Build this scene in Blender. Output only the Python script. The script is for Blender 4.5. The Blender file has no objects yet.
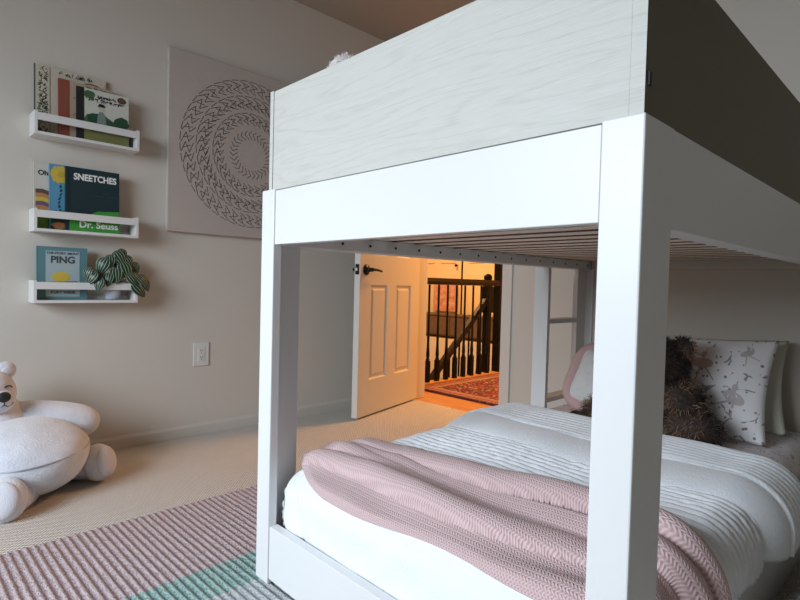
import bpy, bmesh, math, random
from mathutils import Vector, Matrix, noise
R = math.radians
S = bpy.context.scene
COL = S.collection
# ------------------------------------------------------------------ camera
cam_d = bpy.data.cameras.new('camera'); cam = bpy.data.objects.new('camera', cam_d); COL.objects.link(cam)
cam_d.sensor_width = 36.0; cam_d.lens = 540.33 / 800 * 36.0; cam_d.clip_start = .02
yaw, pitch, roll = 0.803632, -0.029194, 0.0257072
fw = Vector((-math.sin(yaw)*math.cos(pitch), math.cos(yaw)*math.cos(pitch), math.sin(pitch)))
r0 = Vector((math.cos(yaw), math.sin(yaw), 0)); u0 = r0.cross(fw)
rr = r0*math.cos(roll) + u0*math.sin(roll); uu = -r0*math.sin(roll) + u0*math.cos(roll)
cam.matrix_world = Matrix(((rr.x, uu.x, -fw.x, 0), (rr.y, uu.y, -fw.y, 0), (rr.z, uu.z, -fw.z, .8), (0, 0, 0, 1)))
S.camera = cam
# ------------------------------------------------------------------ light
S.view_settings.view_transform = 'Standard'; S.view_settings.look = 'None'
S.view_settings.exposure = 0.14; S.view_settings.gamma = 1.0; S.view_settings.use_curve_mapping = False
W = bpy.data.worlds.new('sky'); S.world = W; W.use_nodes = True
W.node_tree.nodes['Background'].inputs[0].default_value = (.62, .78, 1, 1)
W.node_tree.nodes['Background'].inputs[1].default_value = .8
def area(name, loc, target, sx, sy, power, color, spread=180):
    d = bpy.data.lights.new(name, 'AREA'); d.shape = 'RECTANGLE'; d.size = sx; d.size_y = sy
    d.energy = power; d.color = color; d.spread = R(spread)
    o = bpy.data.objects.new(name, d); COL.objects.link(o); o.location = loc
    o.rotation_euler = (Vector(target)-Vector(loc)).to_track_quat('-Z', 'Y').to_euler()
    return o
area('window_daylight', (-1.05, -1.80, 1.45), (-1.15, -.1, .18), 1.5, 1.1, 54, (.78, .89, 1.0), 130)
area('hall_ceiling_light', (-2.1, 3.75, 2.36), (-2.15, 3.6, 0), .5, .5, 62, (1.0, .46, .12))
area('stairwell_light', (-4.4, 4.2, 2.3), (-4.4, 4.9, 0), .6, .6, 50, (1.0, .52, .20))

# ------------------------------------------------------------------ materials
MATS = {}
def mat(name, col, rough=.6, col2=None, nscale=8, bump=0, bscale=40, metal=0, detail=3, stretch=None, sheen=0, bdist=.004):
    m = bpy.data.materials.new(name); m.use_nodes = True; nt = m.node_tree; b = nt.nodes['Principled BSDF']
    b.inputs['Roughness'].default_value = rough; b.inputs['Metallic'].default_value = metal
    if sheen: b.inputs['Sheen Weight'].default_value = sheen
    b.inputs['Base Color'].default_value = (*col, 1)
    tc = nt.nodes.new('ShaderNodeTexCoord'); mp = nt.nodes.new('ShaderNodeMapping'); nt.links.new(tc.outputs['Object'], mp.inputs[0])
    if stretch: mp.inputs['Scale'].default_value = stretch
    if col2:
        n = nt.nodes.new('ShaderNodeTexNoise'); n.inputs['Scale'].default_value = nscale; n.inputs['Detail'].default_value = detail
        cr = nt.nodes.new('ShaderNodeValToRGB'); cr.color_ramp.elements[0].position = .35; cr.color_ramp.elements[1].position = .65
        cr.color_ramp.elements[0].color = (*col, 1); cr.color_ramp.elements[1].color = (*col2, 1)
        nt.links.new(mp.outputs[0], n.inputs['Vector']); nt.links.new(n.outputs['Fac'], cr.inputs[0]); nt.links.new(cr.outputs[0], b.inputs['Base Color'])
    if bump:
        n = nt.nodes.new('ShaderNodeTexNoise'); n.inputs['Scale'].default_value = bscale; n.inputs['Detail'].default_value = 3
        bp = nt.nodes.new('ShaderNodeBump'); bp.inputs['Strength'].default_value = bump; bp.inputs['Distance'].default_value = bdist
        nt.links.new(mp.outputs[0], n.inputs['Vector']); nt.links.new(n.outputs['Fac'], bp.inputs['Height']); nt.links.new(bp.outputs[0], b.inputs['Normal'])
    MATS[name] = m; return m
def N(m, t, **kw):
    n = m.node_tree.nodes.new(t)
    for k, v in kw.items(): setattr(n, k, v)
    return n
def L(m, a, b): m.node_tree.links.new(a, b)
def bsdf(m): return m.node_tree.nodes['Principled BSDF']
def fmath(m, op, a, b=None):
    n = N(m, 'ShaderNodeMath', operation=op)
    for i, x in enumerate((a, b)):
        if x is None: continue
        if isinstance(x, (int, float)): n.inputs[i].default_value = x
        else: L(m, x, n.inputs[i])
    return n.outputs[0]
def ramp(m, fac, stops, interp='LINEAR'):
    cr = N(m, 'ShaderNodeValToRGB'); cr.color_ramp.interpolation = interp
    e = cr.color_ramp.elements
    while len(e) < len(stops): e.new(.5)
    for i, (p, c) in enumerate(stops): e[i].position = p; e[i].color = (*c, 1)
    L(m, fac, cr.inputs[0]); return cr.outputs[0]
def setbump(m, h, strength=.5, dist=.004):
    bp = N(m, 'ShaderNodeBump'); bp.inputs['Strength'].default_value = strength; bp.inputs['Distance'].default_value = dist
    L(m, h, bp.inputs['Height']); L(m, bp.outputs[0], bsdf(m).inputs['Normal'])
def coords(m, kind='Object'):
    tc = N(m, 'ShaderNodeTexCoord'); sp = N(m, 'ShaderNodeSeparateXYZ'); L(m, tc.outputs[kind], sp.inputs[0])
    return tc.outputs[kind], sp.outputs[0], sp.outputs[1], sp.outputs[2]
def noise_out(m, vec, scale, detail=3):
    n = N(m, 'ShaderNodeTexNoise'); n.inputs['Scale'].default_value = scale; n.inputs['Detail'].default_value = detail
    L(m, vec, n.inputs['Vector']); return n.outputs['Fac']
def mixc(m, fac, a, b, blend='MIX'):
    n = N(m, 'ShaderNodeMix', data_type='RGBA', blend_type=blend)
    if isinstance(fac, (int, float)): n.inputs[0].default_value = fac
    else: L(m, fac, n.inputs[0])
    for i, x in ((6, a), (7, b)):
        if isinstance(x, tuple): n.inputs[i].default_value = (*x, 1)
        else: L(m, x, n.inputs[i])
    return n.outputs[2]

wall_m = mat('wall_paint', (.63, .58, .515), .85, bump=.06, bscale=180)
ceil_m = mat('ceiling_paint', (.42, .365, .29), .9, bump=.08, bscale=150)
trim_m = mat('trim_paint', (.66, .63, .58), .5)
base_m = mat('baseboard_paint', (.60, .56, .50), .55)
door_m = mat('door_paint', (.68, .64, .59), .45)
white_m = mat('white_lacquer', (.76, .76, .75), .38)
shelf_m = mat('shelf_white', (.72, .71, .69), .45)
dark_m = mat('bronze_black', (.012, .011, .010), .4, metal=.6)
plastic_m = mat('white_plastic', (.70, .69, .67), .35)
slot_m = mat('slot_black', (.02, .02, .02), .6)
slat_m = mat('slat_pine', (.84, .72, .60), .6, (.88, .77, .65), 4, stretch=(2, 30, 30))
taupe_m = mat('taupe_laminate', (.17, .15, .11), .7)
balu_m = mat('black_paint_wood', (.006, .005, .004), .4)
bsdf(balu_m).inputs['Specular IOR Level'].default_value = .15
rail_m = mat('dark_walnut', (.008, .004, .003), .45, (.016, .007, .004), 5, stretch=(12, 1, 12))
bsdf(rail_m).inputs['Specular IOR Level'].default_value = .2
wood_m = mat('hall_oak_floor', (.50, .22, .08), .35, (.60, .29, .11), 3, stretch=(1, 14, 1))
closet_m = mat('closet_door_cream', (.72, .60, .42), .5)
landing_m = mat('landing_brown', (.10, .065, .045), .6, (.14, .09, .06), 6)
hallwall_m = mat('hall_wall_cream', (.74, .68, .56), .8)
fleece_m = mat('white_fleece', (.82, .845, .875), .95, bump=.45, bscale=160, sheen=.3)
plush_m = mat('white_plush', (.62, .63, .69), .95, (.68, .69, .74), 30, bump=.7, bscale=170, sheen=.4)
sole_m = mat('plush_sole', (.66, .65, .70), .95, bump=.5, bscale=260)
thread_m = mat('black_thread', (.012, .012, .012), .6)
green_pil_m = mat('sage_pillow_cotton', (.56, .56, .48), .9, bump=.3, bscale=90)
pink_m = mat('dusty_pink_cotton', (.58, .38, .36), .9, bump=.3, bscale=90)
whitecot_m = mat('white_cotton', (.72, .71, .69), .9, bump=.2, bscale=60)
pot_m = mat('pale_ceramic', (.60, .62, .66), .6, (.42, .45, .52), 45, bump=.6, bscale=60)
soil_m = mat('soil', (.03, .02, .014), .95, bump=1, bscale=90)
stem_m = mat('stem_red_green', (.12, .06, .04), .6)
headb_m = mat('headboard_greige', (.57, .52, .45), .6)
mat('slat_gap_shade', (.20, .135, .09), .7)  # dark brown for slat edge faces, paints in the shade between slats
matt_m = mat('mattress_ticking', (.60, .58, .55), .9)
canvas_m = mat('canvas_greige', (.50, .44, .395), .9, bump=.15, bscale=350)
ink_m = mat('dark_line_ink', (.085, .075, .07), .8)

# carpet: low loop berber with rows
carpet_m = mat('carpet_loop', (.5, .45, .39), .98)
v, x, y, z = coords(carpet_m)
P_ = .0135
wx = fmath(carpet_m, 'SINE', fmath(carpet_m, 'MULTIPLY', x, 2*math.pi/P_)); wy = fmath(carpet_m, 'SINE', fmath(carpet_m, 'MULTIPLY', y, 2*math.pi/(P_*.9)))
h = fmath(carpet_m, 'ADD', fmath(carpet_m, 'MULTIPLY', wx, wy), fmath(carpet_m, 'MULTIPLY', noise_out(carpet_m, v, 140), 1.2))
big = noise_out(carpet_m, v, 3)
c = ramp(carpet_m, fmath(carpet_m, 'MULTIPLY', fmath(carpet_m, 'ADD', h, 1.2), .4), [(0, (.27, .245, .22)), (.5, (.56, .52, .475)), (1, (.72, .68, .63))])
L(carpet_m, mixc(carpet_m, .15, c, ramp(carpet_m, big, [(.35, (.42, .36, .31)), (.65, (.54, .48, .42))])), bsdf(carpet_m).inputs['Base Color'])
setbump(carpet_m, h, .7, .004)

# pale wood-grain laminate (front guard panel)
grain_m = mat('pale_oak_laminate', (.6, .6, .57), .55)
v, x, y, z = coords(grain_m)
mp = N(grain_m, 'ShaderNodeMapping'); mp.inputs['Scale'].default_value = (.55, 1, 4.2); L(grain_m, v, mp.inputs[0])
dn = noise_out(grain_m, mp.outputs[0], 2.2, 2)
rings = fmath(grain_m, 'SINE', fmath(grain_m, 'MULTIPLY', dn, 46))
mp2 = N(grain_m, 'ShaderNodeMapping'); mp2.inputs['Scale'].default_value = (6, 6, 160); L(grain_m, v, mp2.inputs[0])
fine = noise_out(grain_m, mp2.outputs[0], 3, 3)
gh = fmath(grain_m, 'ADD', fmath(grain_m, 'MULTIPLY', fmath(grain_m, 'POWER', fmath(grain_m, 'ABSOLUTE', rings), 9), .22), fine)
gcol = ramp(grain_m, gh, [(.3, (.60, .59, .54)), (.6, (.565, .555, .505)), (1.0, (.485, .475, .43))])
L(grain_m, gcol, bsdf(grain_m).inputs['Base Color']); setbump(grain_m, gh, .25, .0015)

# striped ribbed wool rug (ridges are real, colour bands by position across the rug)
rug_m = mat('ribbed_wool', (.5, .4, .4), .98)
v, x, y, z = coords(rug_m)
bands = fmath(rug_m, 'MULTIPLY', x, 1/1.5)
pinkish = (.43, .315, .33); teal = (.16, .36, .33); pale = (.42, .47, .48)
band = ramp(rug_m, bands, [(0, pinkish), (.305, teal), (.402, pale), (.55, pinkish)], 'CONSTANT')
row = fmath(rug_m, 'SINE', fmath(rug_m, 'MULTIPLY', y, 2*math.pi/.021))
lite = mixc(rug_m, .42, band, (.66, .61, .58))
dk = mixc(rug_m, .30, band, (.07, .03, .06))
nn = noise_out(rug_m, v, 150)
rf = ramp(rug_m, fmath(rug_m, 'ADD', fmath(rug_m, 'MULTIPLY', row, .24), fmath(rug_m, 'ADD', fmath(rug_m, 'MULTIPLY', nn, 1.5), -.25)), [(.3, (0, 0, 0)), (.7, (1, 1, 1))])
L(rug_m, mixc(rug_m, rf, dk, lite), bsdf(rug_m).inputs['Base Color']); setbump(rug_m, nn, 1, .008)

# persian hall rug
pers_m = mat('persian_wool', (.3, .05, .05), .95)
v, x, y, z = coords(pers_m, 'UV')
vo = N(pers_m, 'ShaderNodeTexVoronoi'); vo.inputs['Scale'].default_value = 62; L(pers_m, v, vo.inputs['Vector'])
sp = N(pers_m, 'ShaderNodeSeparateColor'); L(pers_m, vo.outputs['Color'], sp.inputs[0])
field = ramp(pers_m, sp.outputs[0], [(0, (.17, .018, .022)), (.38, (.03, .014, .022)), (.58, (.24, .04, .035)), (.74, (.36, .24, .18)), (.86, (.07, .012, .014))], 'CONSTANT')
ex = fmath(pers_m, 'MINIMUM', fmath(pers_m, 'MINIMUM', x, fmath(pers_m, 'SUBTRACT', 1.5, x)), fmath(pers_m, 'MINIMUM', y, fmath(pers_m, 'SUBTRACT', 1.3, y)))
bmask = ramp(pers_m, ex, [(0, (.06, .02, .03)), (.02, (.42, .20, .17)), (.045, (.09, .02, .03)), (.06, (.38, .16, .14)), (.105, (.40, .30, .24)), (.12, (.05, .02, .03)), (.13, (.3, .03, .035))], 'CONSTANT')
inner = fmath(pers_m, 'GREATER_THAN', ex, .13)
L(pers_m, mixc(pers_m, inner, mixc(pers_m, .3, bmask, field), field), bsdf(pers_m).inputs['Base Color'])

# knitted throw: herringbone columns running along the length (U), pitch across (V)
knit_m = mat('pink_chunky_knit', (.5, .33, .33), .95, sheen=.2)
v, x, y, z = coords(knit_m, 'UV')
colp = .0125
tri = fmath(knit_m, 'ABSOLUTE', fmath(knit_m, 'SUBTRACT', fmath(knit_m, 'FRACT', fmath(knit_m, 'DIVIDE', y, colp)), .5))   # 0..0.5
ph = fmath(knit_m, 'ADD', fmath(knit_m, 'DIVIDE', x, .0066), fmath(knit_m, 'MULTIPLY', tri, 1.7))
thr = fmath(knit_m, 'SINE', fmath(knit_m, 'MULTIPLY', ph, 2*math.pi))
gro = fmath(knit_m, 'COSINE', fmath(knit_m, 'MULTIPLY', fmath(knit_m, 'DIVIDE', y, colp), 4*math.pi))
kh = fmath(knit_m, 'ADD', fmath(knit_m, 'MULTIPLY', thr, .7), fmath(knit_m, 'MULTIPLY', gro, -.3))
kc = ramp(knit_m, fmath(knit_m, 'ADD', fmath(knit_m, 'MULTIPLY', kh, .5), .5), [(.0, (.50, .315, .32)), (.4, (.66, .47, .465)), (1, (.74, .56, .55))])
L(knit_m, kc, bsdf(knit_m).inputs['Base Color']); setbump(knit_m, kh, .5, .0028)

# quilt: soft pale grey pile
quilt_m = mat('grey_quilt_pile', (.80, .82, .85), .95, (.86, .88, .90), 25, bump=.5, bscale=110, sheen=.3)
# floral sheet / pillow print
def floral(name, base, dark, tan, scale):
    m = mat(name, base, .9)
    v, x, y, z = coords(m, 'UV')
    n1 = noise_out(m, v, scale*.28, 2)
    vo = N(m, 'ShaderNodeTexVoronoi'); vo.inputs['Scale'].default_value = scale; L(m, v, vo.inputs['Vector'])
    sep = N(m, 'ShaderNodeSeparateColor'); L(m, vo.outputs['Color'], sep.inputs[0])
    dots = fmath(m, 'MULTIPLY', fmath(m, 'LESS_THAN', vo.outputs['Distance'], .20), fmath(m, 'GREATER_THAN', fmath(m, 'ADD', sep.outputs[0], fmath(m, 'MULTIPLY', n1, .7)), .70))
    dv = N(m, 'ShaderNodeVectorMath', operation='ADD'); L(m, v, dv.inputs[0])
    wn = N(m, 'ShaderNodeTexNoise'); wn.inputs['Scale'].default_value = scale*.35; L(m, v, wn.inputs['Vector']); 
    sc = N(m, 'ShaderNodeVectorMath', operation='SCALE'); sc.inputs[3].default_value = .035; L(m, wn.outputs['Color'], sc.inputs[0]); L(m, sc.outputs[0], dv.inputs[1])
    vo2 = N(m, 'ShaderNodeTexVoronoi', feature='DISTANCE_TO_EDGE'); vo2.inputs['Scale'].default_value = scale*.45; L(m, dv.outputs[0], vo2.inputs['Vector'])
    twig = fmath(m, 'MULTIPLY', fmath(m, 'LESS_THAN', vo2.outputs['Distance'], .045), fmath(m, 'GREATER_THAN', noise_out(m, v, scale*.4, 2), .56))
    c1 = mixc(m, fmath(m, 'MULTIPLY', twig, .75), base, dark)
    c2 = mixc(m, fmath(m, 'MULTIPLY', dots, .9), c1, ramp(m, sep.outputs[1], [(0, dark), (.45, tan), (.75, (.22, .22, .19))], 'CONSTANT'))
    L(m, c2, bsdf(m).inputs['Base Color']); return m
sheet_m = floral('floral_sheet_print', (.68, .63, .63), (.28, .20, .20), (.46, .30, .27), 55)
pilprint_m = floral('ballet_pillow_print', (.72, .69, .69), (.16, .14, .14), (.40, .27, .22), 42)

# leaf with pale stripes from stalk to tip
leaf_m = mat('striped_leaf', (.02, .06, .03), .4)
v, x, y, z = coords(leaf_m, 'UV')
st = fmath(leaf_m, 'SINE', fmath(leaf_m, 'MULTIPLY', x, 15))
L(leaf_m, ramp(leaf_m, st, [(.3, (.008, .026, .013)), (.72, (.016, .05, .02)), (.93, (.34, .44, .32))]), bsdf(leaf_m).inputs['Base Color'])

# ------------------------------------------------------------------ mesh helpers
def link(name, me, m=None, parent=None, smooth=False):
    o = bpy.data.objects.new(name, me); COL.objects.link(o)
    if m is not None:
        for q in (m if isinstance(m, (list, tuple)) else [m]): me.materials.append(q)
    if smooth:
        for p in me.polygons: p.use_smooth = True
    if parent is not None: o.parent = parent
    return o
def obj(name, bm, m=None, parent=None, smooth=False, bevel=0, seg=2, subsurf=0):
    me = bpy.data.meshes.new(name); bmesh.ops.recalc_face_normals(bm, faces=bm.faces[:]); bm.to_mesh(me); bm.free()
    o = link(name, me, m, parent, smooth)
    if bevel:
        b = o.modifiers.new('bevel', 'BEVEL'); b.width = bevel; b.segments = seg; b.limit_method = 'ANGLE'; b.angle_limit = R(40)
    if subsurf:
        s = o.modifiers.new('sub', 'SUBSURF'); s.levels = s.render_levels = subsurf
    return o
def empty(name, loc, rz=0):
    o = bpy.data.objects.new(name, None); COL.objects.link(o); o.location = loc; o.rotation_euler.z = rz; o.empty_display_size = .05
    return o
def tag(o, label, cat, group=None, kind=None):
    o['label'] = label; o['category'] = cat
    if group: o['group'] = group
    if kind: o['kind'] = kind
    return o
def struct(o, label=None):
    o['kind'] = 'structure'
    if label: o['label'] = label
    return o
def box(bm, x0, x1, y0, y1, z0, z1, mi=0):
    vs = [bm.verts.new(p) for p in ((x0,y0,z0),(x1,y0,z0),(x1,y1,z0),(x0,y1,z0),(x0,y0,z1),(x1,y0,z1),(x1,y1,z1),(x0,y1,z1))]
    for f in ((0,3,2,1),(4,5,6,7),(0,1,5,4),(1,2,6,5),(2,3,7,6),(3,0,4,7)):
        fc = bm.faces.new([vs[i] for i in f]); fc.material_index = mi
    return vs
def B(*boxes):
    bm = bmesh.new()
    for b in boxes: box(bm, *b)
    return bm
def prism(bm, pts, y0, y1, tf=None):      # polygon in (x,z), extruded along y
    a = [bm.verts.new((p[0], y0, p[1])) for p in pts]; b = [bm.verts.new((p[0], y1, p[1])) for p in pts]
    n = len(pts); bm.faces.new(a); bm.faces.new(b[::-1])
    for i in range(n): bm.faces.new((a[i], a[(i+1) % n], b[(i+1) % n], b[i]))
def lathe(bm, prof, seg=20, c=(0, 0, 0)):
    rings = []
    for (r, z) in prof:
        rings.append([bm.verts.new((c[0]+r*math.cos(2*math.pi*k/seg), c[1]+r*math.sin(2*math.pi*k/seg), c[2]+z)) for k in range(seg)])
    for a, b in zip(rings, rings[1:]):
        for k in range(seg): bm.faces.new((a[k], a[(k+1) % seg], b[(k+1) % seg], b[k]))
    bm.faces.new(rings[0][::-1]); bm.faces.new(rings[-1])
def tube(bm, pts, rad, seg=10):
    pts = [Vector(p) for p in pts]; rings = []
    for i, p in enumerate(pts):
        d = (pts[min(i+1, len(pts)-1)] - pts[max(i-1, 0)]).normalized()
        a = d.orthogonal().normalized() if i == 0 else (rings_a - d*rings_a.dot(d)).normalized()
        rings_a = a; b = d.cross(a); r = rad[i] if isinstance(rad, (list, tuple)) else rad
        rings.append([bm.verts.new(p + a*r*math.cos(2*math.pi*k/seg) + b*r*math.sin(2*math.pi*k/seg)) for k in range(seg)])
    for a, b in zip(rings, rings[1:]):
        for k in range(seg): bm.faces.new((a[k], a[(k+1) % seg], b[(k+1) % seg], b[k]))
    bm.faces.new(rings[0][::-1]); bm.faces.new(rings[-1])
def ellipsoid(bm, c, r, rot=None, sub=4, nz=0, nsc=6, seed=0):
    t = bmesh.new(); bmesh.ops.create_icosphere(t, subdivisions=sub, radius=1)
    M = rot if rot else Matrix.Identity(3)
    mp = {}
    for v_ in t.verts:
        p = v_.co.copy(); k = 1 + (nz*noise.noise(p*nsc + Vector((seed, seed*2, 0))) if nz else 0)
        mp[v_.index] = bm.verts.new(Vector(c) + M @ Vector((p.x*r[0]*k, p.y*r[1]*k, p.z*r[2]*k)))
    for f in t.faces: bm.faces.new([mp[q.index] for q in f.verts])
    t.free()
def fur(surf_obj, name, count, length, wid, m, parent, droop=.3, seed=1, filt=None, alt=None):
    rnd = random.Random(seed); me = surf_obj.data; polys = [p for p in me.polygons]
    tot = 0; cum = []
    for p in polys: tot += p.area; cum.append(tot)
    import bisect
    bm = bmesh.new()
    for _ in range(count):
        p = polys[bisect.bisect_left(cum, rnd.random()*tot)]
        vs = [me.vertices[i].co for i in p.vertices]; a, b = rnd.random(), rnd.random()
        if a+b > 1: a, b = 1-a, 1-b
        q = vs[0] + (vs[1]-vs[0])*a + (vs[2]-vs[0])*b; n = p.normal
        if filt and not filt(q, n): continue
        d = (n + Vector((rnd.gauss(0, .45), rnd.gauss(0, .45), rnd.gauss(0, .45)))).normalized()
        l = length*rnd.uniform(.6, 1.25); s = d.orthogonal().normalized(); s = (s*math.cos(rnd.random()*6) + d.cross(s)*math.sin(rnd.random()*6))*wid
        mid = q + d*l*.55 + Vector((0, 0, -droop*l*.2)); tip = q + d*l*.95 + Vector((0, 0, -droop*l*.7))
        v0 = bm.verts.new(q - n*.003 - s); v1 = bm.verts.new(q - n*.003 + s); v2 = bm.verts.new(mid + s*.7); v3 = bm.verts.new(mid - s*.7); v4 = bm.verts.new(tip)
        f0 = bm.faces.new((v0, v1, v2, v3)); f1 = bm.faces.new((v3, v2, v4))
        if alt and alt(q, n): f0.material_index = f1.material_index = 1
    o = bpy.data.meshes.new(name); bm.to_mesh(o); bm.free()
    return link(name, o, m, parent)
def text(body, size, m, parent, name='title', mat4=None, ext=.0006, bold=0, xs=1.0):
    cu = bpy.data.curves.new(name, 'FONT'); cu.body = body; cu.size = size; cu.extrude = ext; cu.offset = bold
    cu.align_x = 'CENTER'; cu.align_y = 'CENTER'
    t = bpy.data.objects.new(name+'_curve', cu); COL.objects.link(t)
    dg = bpy.context.evaluated_depsgraph_get(); me = bpy.data.meshes.new_from_object(t.evaluated_get(dg))
    bpy.data.objects.remove(t)
    if xs != 1: me.transform(Matrix.Scale(xs, 4, (1, 0, 0)))
    me.transform(mat4); me.name = name; me.materials.clear()
    return link(name, me, m, parent)

# ------------------------------------------------------------------ the room
XW, YF, YN, XR, ZC = -2.70, 2.69, -1.90, 1.72, 2.40
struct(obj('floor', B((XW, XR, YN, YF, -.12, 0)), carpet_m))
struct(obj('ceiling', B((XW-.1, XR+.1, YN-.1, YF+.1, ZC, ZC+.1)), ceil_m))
struct(obj('wall_left', B((XW-.1, XW, YN-.1, YF, -.12, ZC)), wall_m))
struct(obj('wall_right', B((XR, XR+.1, YN-.1, YF, -.12, ZC)), wall_m))
DX0, DX1, DH = -2.645, -1.895, 2.03
struct(obj('wall_far', B((-5.9, DX0, YF, YF+.11, -1.6, ZC), (DX1, XR+.1, YF, YF+.11, -.12, ZC), (DX0, DX1, YF, YF+.11, DH, ZC)), wall_m))
# near wall with the daylight window behind the camera
WX0, WX1, WZ0, WZ1 = -1.88, -.22, .80, 2.05
struct(obj('wall_near', B((XW, WX0, YN-.1, YN, -.12, ZC), (WX1, XR, YN-.1, YN, -.12, ZC), (WX0, WX1, YN-.1, YN, -.12, WZ0), (WX0, WX1, YN-.1, YN, WZ1, ZC)), wall_m))
fb = B((WX0, WX0+.05, YN-.08, YN+.01, WZ0, WZ1), (WX1-.05, WX1, YN-.08, YN+.01, WZ0, WZ1), (WX0+.05, WX1-.05, YN-.08, YN+.01, WZ0, WZ0+.05), (WX0+.05, WX1-.05, YN-.08, YN+.01, WZ1-.05, WZ1))
struct(obj('window_1', fb, trim_m))
def baseboard(name, x0, x1, y0, y1, side):
    bm = bmesh.new()
    if side == 'x':
        prof = [(x0, 0), (x1, 0), (x1, .046), (x0+.006, .06), (x0, .06)]; prism(bm, prof, y0, y1)
    else:
        vs0 = []
        for xx in (x0, x1):
            vs0.append([bm.verts.new((xx, yy, zz)) for yy, zz in ((y1, 0), (y0, 0), (y0, .046), (y1-.006, .06), (y1, .06))])
        a, b = vs0; bm.faces.new(a); bm.faces.new(b[::-1])
        for i in range(5): bm.faces.new((a[i], a[(i+1) % 5], b[(i+1) % 5], b[i]))
    return struct(obj(name, bm, base_m))
baseboard('baseboard_left', XW, XW+.013, YN, YF, 'x')
baseboard('baseboard_far', DX1+.065, XR, YF-.013, YF, 'y')
# door casing and jamb
cb = bmesh.new()
for (a, b) in ((DX1, DX1+.062), (DX0-.05, DX0)):
    box(cb, a, b, YF-.016, YF, 0, DH+.06)
box(cb, DX0, DX1, YF-.016, YF, DH, DH+.06)
struct(obj('trim_1', cb, trim_m, bevel=.004))
jb = B((DX1-.016, DX1, YF, YF+.11, 0, DH), (DX0, DX0+.016, YF, YF+.11, 0, DH), (DX0+.016, DX1-.016, YF, YF+.11, DH-.016, DH))
struct(obj('trim_2', jb, trim_m))
# the open door leaf
def door_leaf():
    Wd, T, Hd = .715, .038, 2.0
    root = empty('door_1', (-2.598, 2.686, .012)); struct(root)
    d = Vector((.265, -.964, 0)).normalized()
    root.rotation_euler.z = math.atan2(d.y, d.x)      # local +x runs from hinge to free edge; local +y is the face seen
    bm = bmesh.new(); st = .115
    pan = [(st, st+.19), (Wd-st-.19, Wd-st)]; rows = [(.21, .78), (.96, 1.86)]
    xs = [0, pan[0][0], pan[0][1], pan[1][0], pan[1][1], Wd]; zs = [0, rows[0][0], rows[0][1], rows[1][0], rows[1][1], Hd]
    for side, y in ((1, 0), (-1, -T)):
        g = {}
        def V(p):
            k = tuple(round(c, 4) for c in p)
            if k not in g: g[k] = bm.verts.new(p)
            return g[k]
        for i in range(5):
            for j in range(5):
                a, b, c_, e = xs[i], xs[i+1], zs[j], zs[j+1]
                if i in (1, 3) and j in (1, 3):
                    loops = []
                    for ins, dep in ((0, 0), (.008, -.009), (.022, -.009), (.034, -.003)):
                        yy = y + side*dep
                        loops.append([V((a+ins, yy, c_+ins)), V((b-ins, yy, c_+ins)), V((b-ins, yy, e-ins)), V((a+ins, yy, e-ins))])
                    for p, q in zip(loops, loops[1:]):
                        for k in range(4): bm.faces.new((p[k], p[(k+1) % 4], q[(k+1) % 4], q[k]))
                    bm.faces.new(loops[-1])
                else: bm.faces.new((V((a, y, c_)), V((b, y, c_)), V((b, y, e)), V((a, y, e))))
    for (p, q) in (((0, 0), (Wd, 0)), ((Wd, 0), (Wd, Hd)), ((Wd, Hd), (0, Hd)), ((0, Hd), (0, 0))):
        bm.faces.new([bm.verts.new(c_) for c_ in ((p[0], 0, p[1]), (q[0], 0, q[1]), (q[0], -T, q[1]), (p[0], -T, p[1]))])
    bmesh.ops.remove_doubles(bm, verts=bm.verts[:], dist=1e-5)
    obj('door_panel', bm, door_m, root)
    hz = .868; hx = Wd-.062
    for s in (1, -1):
        bm = bmesh.new(); t = bmesh.new()
        lathe(t, [(.031, 0), (.033, .004), (.029, .009), (.014, .012), (.011, .04), (.013, .045)], 24)
        M = Matrix.Translation((hx, 0 if s > 0 else -T, hz)) @ Matrix.Rotation(R(-90*s), 4, 'X')
        t.transform(M); me = bpy.data.meshes.new('x'); t.to_mesh(me); t.free(); bm.from_mesh(me); bpy.data.meshes.remove(me)
        yy = .042 if s > 0 else -T-.042
        tube(bm, [(hx+.012, yy, hz), (hx-.02, yy, hz+.002), (hx-.06, yy+.004*s, hz), (hx-.10, yy+.002*s, hz-.006), (hx-.112, yy-.002*s, hz-.007)], [.010, .009, .0075, .0065, .005], 10)
        obj('door_handle', bm, dark_m, root, smooth=True)
    obj('latch_plate', B((Wd, Wd+.002, -T*.85, -T*.15, hz-.03, hz+.03)), dark_m, root)
    obj('latch_bolt', B((Wd+.002, Wd+.011, -T*.65, -T*.35, hz-.008, hz+.008)), plastic_m, root)
    for zz in (.2, 1.0, 1.8):
        bm = bmesh.new(); lathe(bm, [(.006, 0), (.006, .09)], 10, (-.004, -T-.006, zz)); obj('hinge', bm, dark_m, root)
    return root
door_leaf()

# hallway beyond the door
struct(obj('floor_hall', B((-3.02, XR, YF, 5.6, -.14, -.002)), wood_m))
struct(obj('wall_hall', B((-6.0, XR, 5.6, 5.7, -1.6, ZC), (-6.1, -6.0, YF, 5.6, -1.6, ZC), (-1.2, -1.1, YF+.11, 5.6, 0, ZC)), hallwall_m))
struct(obj('ceiling_hall', B((-6.0, -1.1, YF+.11, 5.7, ZC, ZC+.1)), hallwall_m))
struct(obj('floor_stairwell', B((-6.0, -3.02, YF+.11, 5.3, -1.6, -1.5)), landing_m))
struct(obj('wall_stairwell', B((-6.0, -3.02, 5.25, 5.3, -1.5, .11)), hallwall_m))
struct(obj('floor_landing', B((-6.0, -3.02, 5.3, 5.6, .02, .12)), landing_m))
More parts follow.
